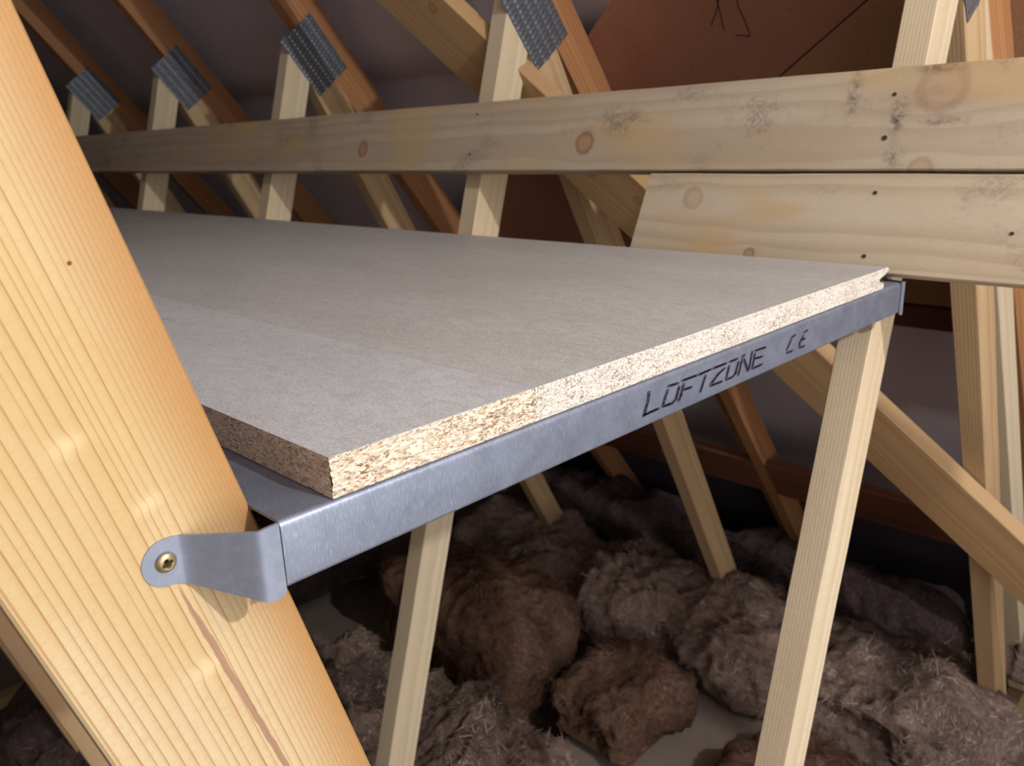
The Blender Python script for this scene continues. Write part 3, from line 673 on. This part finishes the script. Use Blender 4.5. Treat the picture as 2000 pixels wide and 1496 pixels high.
# ------------------------------------------------------------------ insulation
def batt(name, lo, hi, n, amp, mat, seed, label, rot=0.0, lump=0.16, rnd=2.6, sagx=0.0, tufts=700):
    c = [(a+b)/2 for a, b in zip(lo, hi)]; hs = [(b-a)/2 for a, b in zip(lo, hi)]
    vs = []; fs = []; idx = {}
    def vert(key):
        if key in idx: return idx[key]
        u = [2*key[i]/n[i]-1 for i in range(3)]
        # rounded box (superellipsoid-like)
        L = (abs(u[0])**(rnd*2)+abs(u[1])**(rnd*2)+abs(u[2])**(rnd*2))**(1/(rnd*2))
        p = Vector([u[i]/L*hs[i] for i in range(3)])
        q = Vector((p.x+c[0], p.y+c[1], p.z+c[2]+seed*3.1))
        nr = Vector([math.copysign(abs(u[i])**3, u[i])/hs[i] for i in range(3)]).normalized()
        d = lump*noise.noise(q*1.1)*2 + amp*noise.noise(q*3.1)*1.6 + amp*.55*(1-2*abs(noise.noise(q*7.0))) + amp*.3*noise.noise(q*17) + amp*.16*noise.noise(q*38)
        if nr.z < -.5: d = 0
        p = p+nr*d
        cr, sr = math.cos(rot), math.sin(rot)
        idx[key] = len(vs); vs.append(Vector(((p.x*cr-p.y*sr)*U, (p.x*sr+p.y*cr)*U, p.z*U))); return idx[key]
    for ax in range(3):
        a, b = [(1, 2), (2, 0), (0, 1)][ax]
        for side in (0, n[ax]):
            for i in range(n[a]):
                for j in range(n[b]):
                    ks = []
                    for (di, dj) in ((0, 0), (1, 0), (1, 1), (0, 1)):
                        k = [0, 0, 0]; k[ax] = side; k[a] = i+di; k[b] = j+dj; ks.append(vert(tuple(k)))
                    fs.append(tuple(ks) if side else tuple(ks[::-1]))
    me = pyd(name, vs, fs)
    o = link(name, me, mat, None, Matrix.Translation(W(*c)), True)
    tag(o, label, 'insulation', 'insulation batts laid between the ties')
    if tufts:
        rr_ = random.Random(seed*7+1); tv = []; tf = []; P = me.polygons; N = len(P)
        for _ in range(tufts):
            p = P[rr_.randrange(N)]; nn = p.normal.copy()
            if nn.z < -0.2: continue
            s = p.center.copy(); flow = noise.noise_vector(s*9+Vector((seed, 0, 0)))
            t = Vector((flow.x, flow.y, flow.z))*1.6+Vector((rr_.gauss(0, .5), rr_.gauss(0, .5), rr_.gauss(0, .4)))
            t = (t-nn*t.dot(nn)).normalized(); sd = t.cross(nn).normalized()*rr_.uniform(.00025, .0008)
            sd *= .62; L = rr_.uniform(.010, .036); hgt = rr_.uniform(.0003, .0024); up = sd.normalized()
            k = len(tv); q = s-nn*.001; d = t.copy(); cu_ = rr_.uniform(-.9, .9); tv += [q-sd, q+sd]
            for i_ in range(4):
                d = (d+up*cu_*.35*math.sin(i_*1.3+L*90)).normalized(); q = q+d*L*.25; lift = nn*hgt*(1, 1.3, .8, -.3)[i_]
                w_ = sd*(1, .9, .7, .25)[i_]; tv += [q-w_+lift, q+w_+lift]; a_ = k+2*i_; tf.append((a_, a_+1, a_+3, a_+2))
        to = link('fibre_tufts', pyd('fibre_tufts', tv, tf), m_fibre if mat is m_wool_a else m_fibre2, o, o.matrix_world.copy()); to['kind'] = 'stuff'
    return o
g = G('wool_fibre'); n = g.noise(g.co, 20, 3); m_fibre = g.fin(g.mix(g.step(n, .35, .65), srgb(140, 118, 104), srgb(216, 196, 180)), .9, 0, .15)
g = G('wool_fibre_dark'); n = g.noise(g.co, 20, 3); m_fibre2 = g.fin(g.mix(g.step(n, .35, .65), srgb(98, 72, 58), srgb(142, 114, 94)), .9, 0, .15)
NB = 6500
batt('insulation_batt', (5.24, 1.0, -4.60), (6.38, 6.3, -4.02), (50, 190, 26), .085, m_wool_a, 1, 'long grey-brown insulation batt running from centre to the right behind the pale post', tufts=16000)
batt('insulation_batt', (3.90, 4.05, -4.60), (4.92, 6.0, -3.72), (48, 84, 36), .055, m_wool_b, 2, 'dark rust-brown insulation block standing just under the beam, centre', tufts=5000, lump=.12)
batt('insulation_batt', (4.02, 2.95, -4.55), (4.95, 3.80, -4.12), (44, 44, 24), .07, m_wool_b, 3, 'small rumpled rust-brown insulation piece below the dark block', tufts=6000, lump=.12)
batt('insulation_batt', (2.22, 2.3, -4.60), (3.52, 5.9, -4.0), (60, 150, 28), .085, m_wool_a, 4, 'large grey-brown insulation batt at bottom centre beside the thin post', tufts=16000)
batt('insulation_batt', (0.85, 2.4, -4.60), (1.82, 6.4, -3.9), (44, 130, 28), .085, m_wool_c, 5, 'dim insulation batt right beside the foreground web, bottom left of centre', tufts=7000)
batt('insulation_batt', (4.15, 0.6, -4.60), (5.05, 2.3, -4.24), (44, 80, 20), .07, m_wool_b, 6, 'brown insulation batt at the bottom right beneath the long batt', tufts=6000, lump=.12)
batt('insulation_batt', (6.62, 0.3, -4.3), (7.25, 1.30, -3.78), (44, 50, 28), .06, m_wool_a, 7, 'folded insulation end at the right edge beside the ochre web', tufts=4000, lump=.1)
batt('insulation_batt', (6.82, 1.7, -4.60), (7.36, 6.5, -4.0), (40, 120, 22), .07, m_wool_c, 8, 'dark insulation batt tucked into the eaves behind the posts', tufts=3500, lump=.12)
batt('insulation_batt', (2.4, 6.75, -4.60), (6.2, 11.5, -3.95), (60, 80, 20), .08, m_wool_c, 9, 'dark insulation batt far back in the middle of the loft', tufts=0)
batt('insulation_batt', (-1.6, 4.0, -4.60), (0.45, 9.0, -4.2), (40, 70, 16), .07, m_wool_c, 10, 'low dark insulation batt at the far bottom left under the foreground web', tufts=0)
me = plank_mesh('loose_board', 1.6*U, 1.5*U, 0.018*U, 0.0008)
o = link('loose_board', me, m_plaster, None, frame(W(3.75, 2.1, -4.618), Vector((1, 0.0, 0)), Vector((0, 1, 0))))
tag(o, 'flat brown board lying between the insulation batts at the bottom right', 'board')

# ------------------------------------------------------------------ wires hanging below the sheeting
def wire(pts, label, r=0.0009):
    cu = bpy.data.curves.new('hanging_wire', 'CURVE'); cu.dimensions = '3D'; cu.bevel_depth = r; cu.bevel_resolution = 2
    sp = cu.splines.new('NURBS'); sp.points.add(len(pts)-1)
    for p, q in zip(sp.points, pts): v = W(*q); p.co = (v.x, v.y, v.z, 1)
    sp.use_endpoint_u = True; sp.order_u = 3; cu.materials.append(m_hole)
    dg = bpy.data.objects.new('tmp', cu); COL.objects.link(dg); bpy.context.view_layer.update()
    me = bpy.data.meshes.new_from_object(dg.evaluated_get(bpy.context.evaluated_depsgraph_get())); bpy.data.objects.remove(dg)
    o = link('hanging_wire', me, m_hole); tag(o, label, 'wire', 'wires hanging by the brown sheeting'); return o
wire([(3.66, 2.24, .86), (3.895, 2.322, .645), (3.94, 2.37, .585), (3.985, 2.42, .535)], 'left one of the dark wires hanging at the top right, curling left')
wire([(3.72, 2.31, .85), (3.91, 2.345, .63), (3.955, 2.35, .572), (4.01, 2.36, .505)], 'short middle wire among the dark wires at the top right')
wire([(3.70, 2.17, .85), (3.91, 2.25, .627), (3.985, 2.23, .537), (4.044, 2.225, .462), (4.034, 2.24, .47), (4.034, 2.305, .479)], 'right one of the dark wires at the top right, with a hooked end')
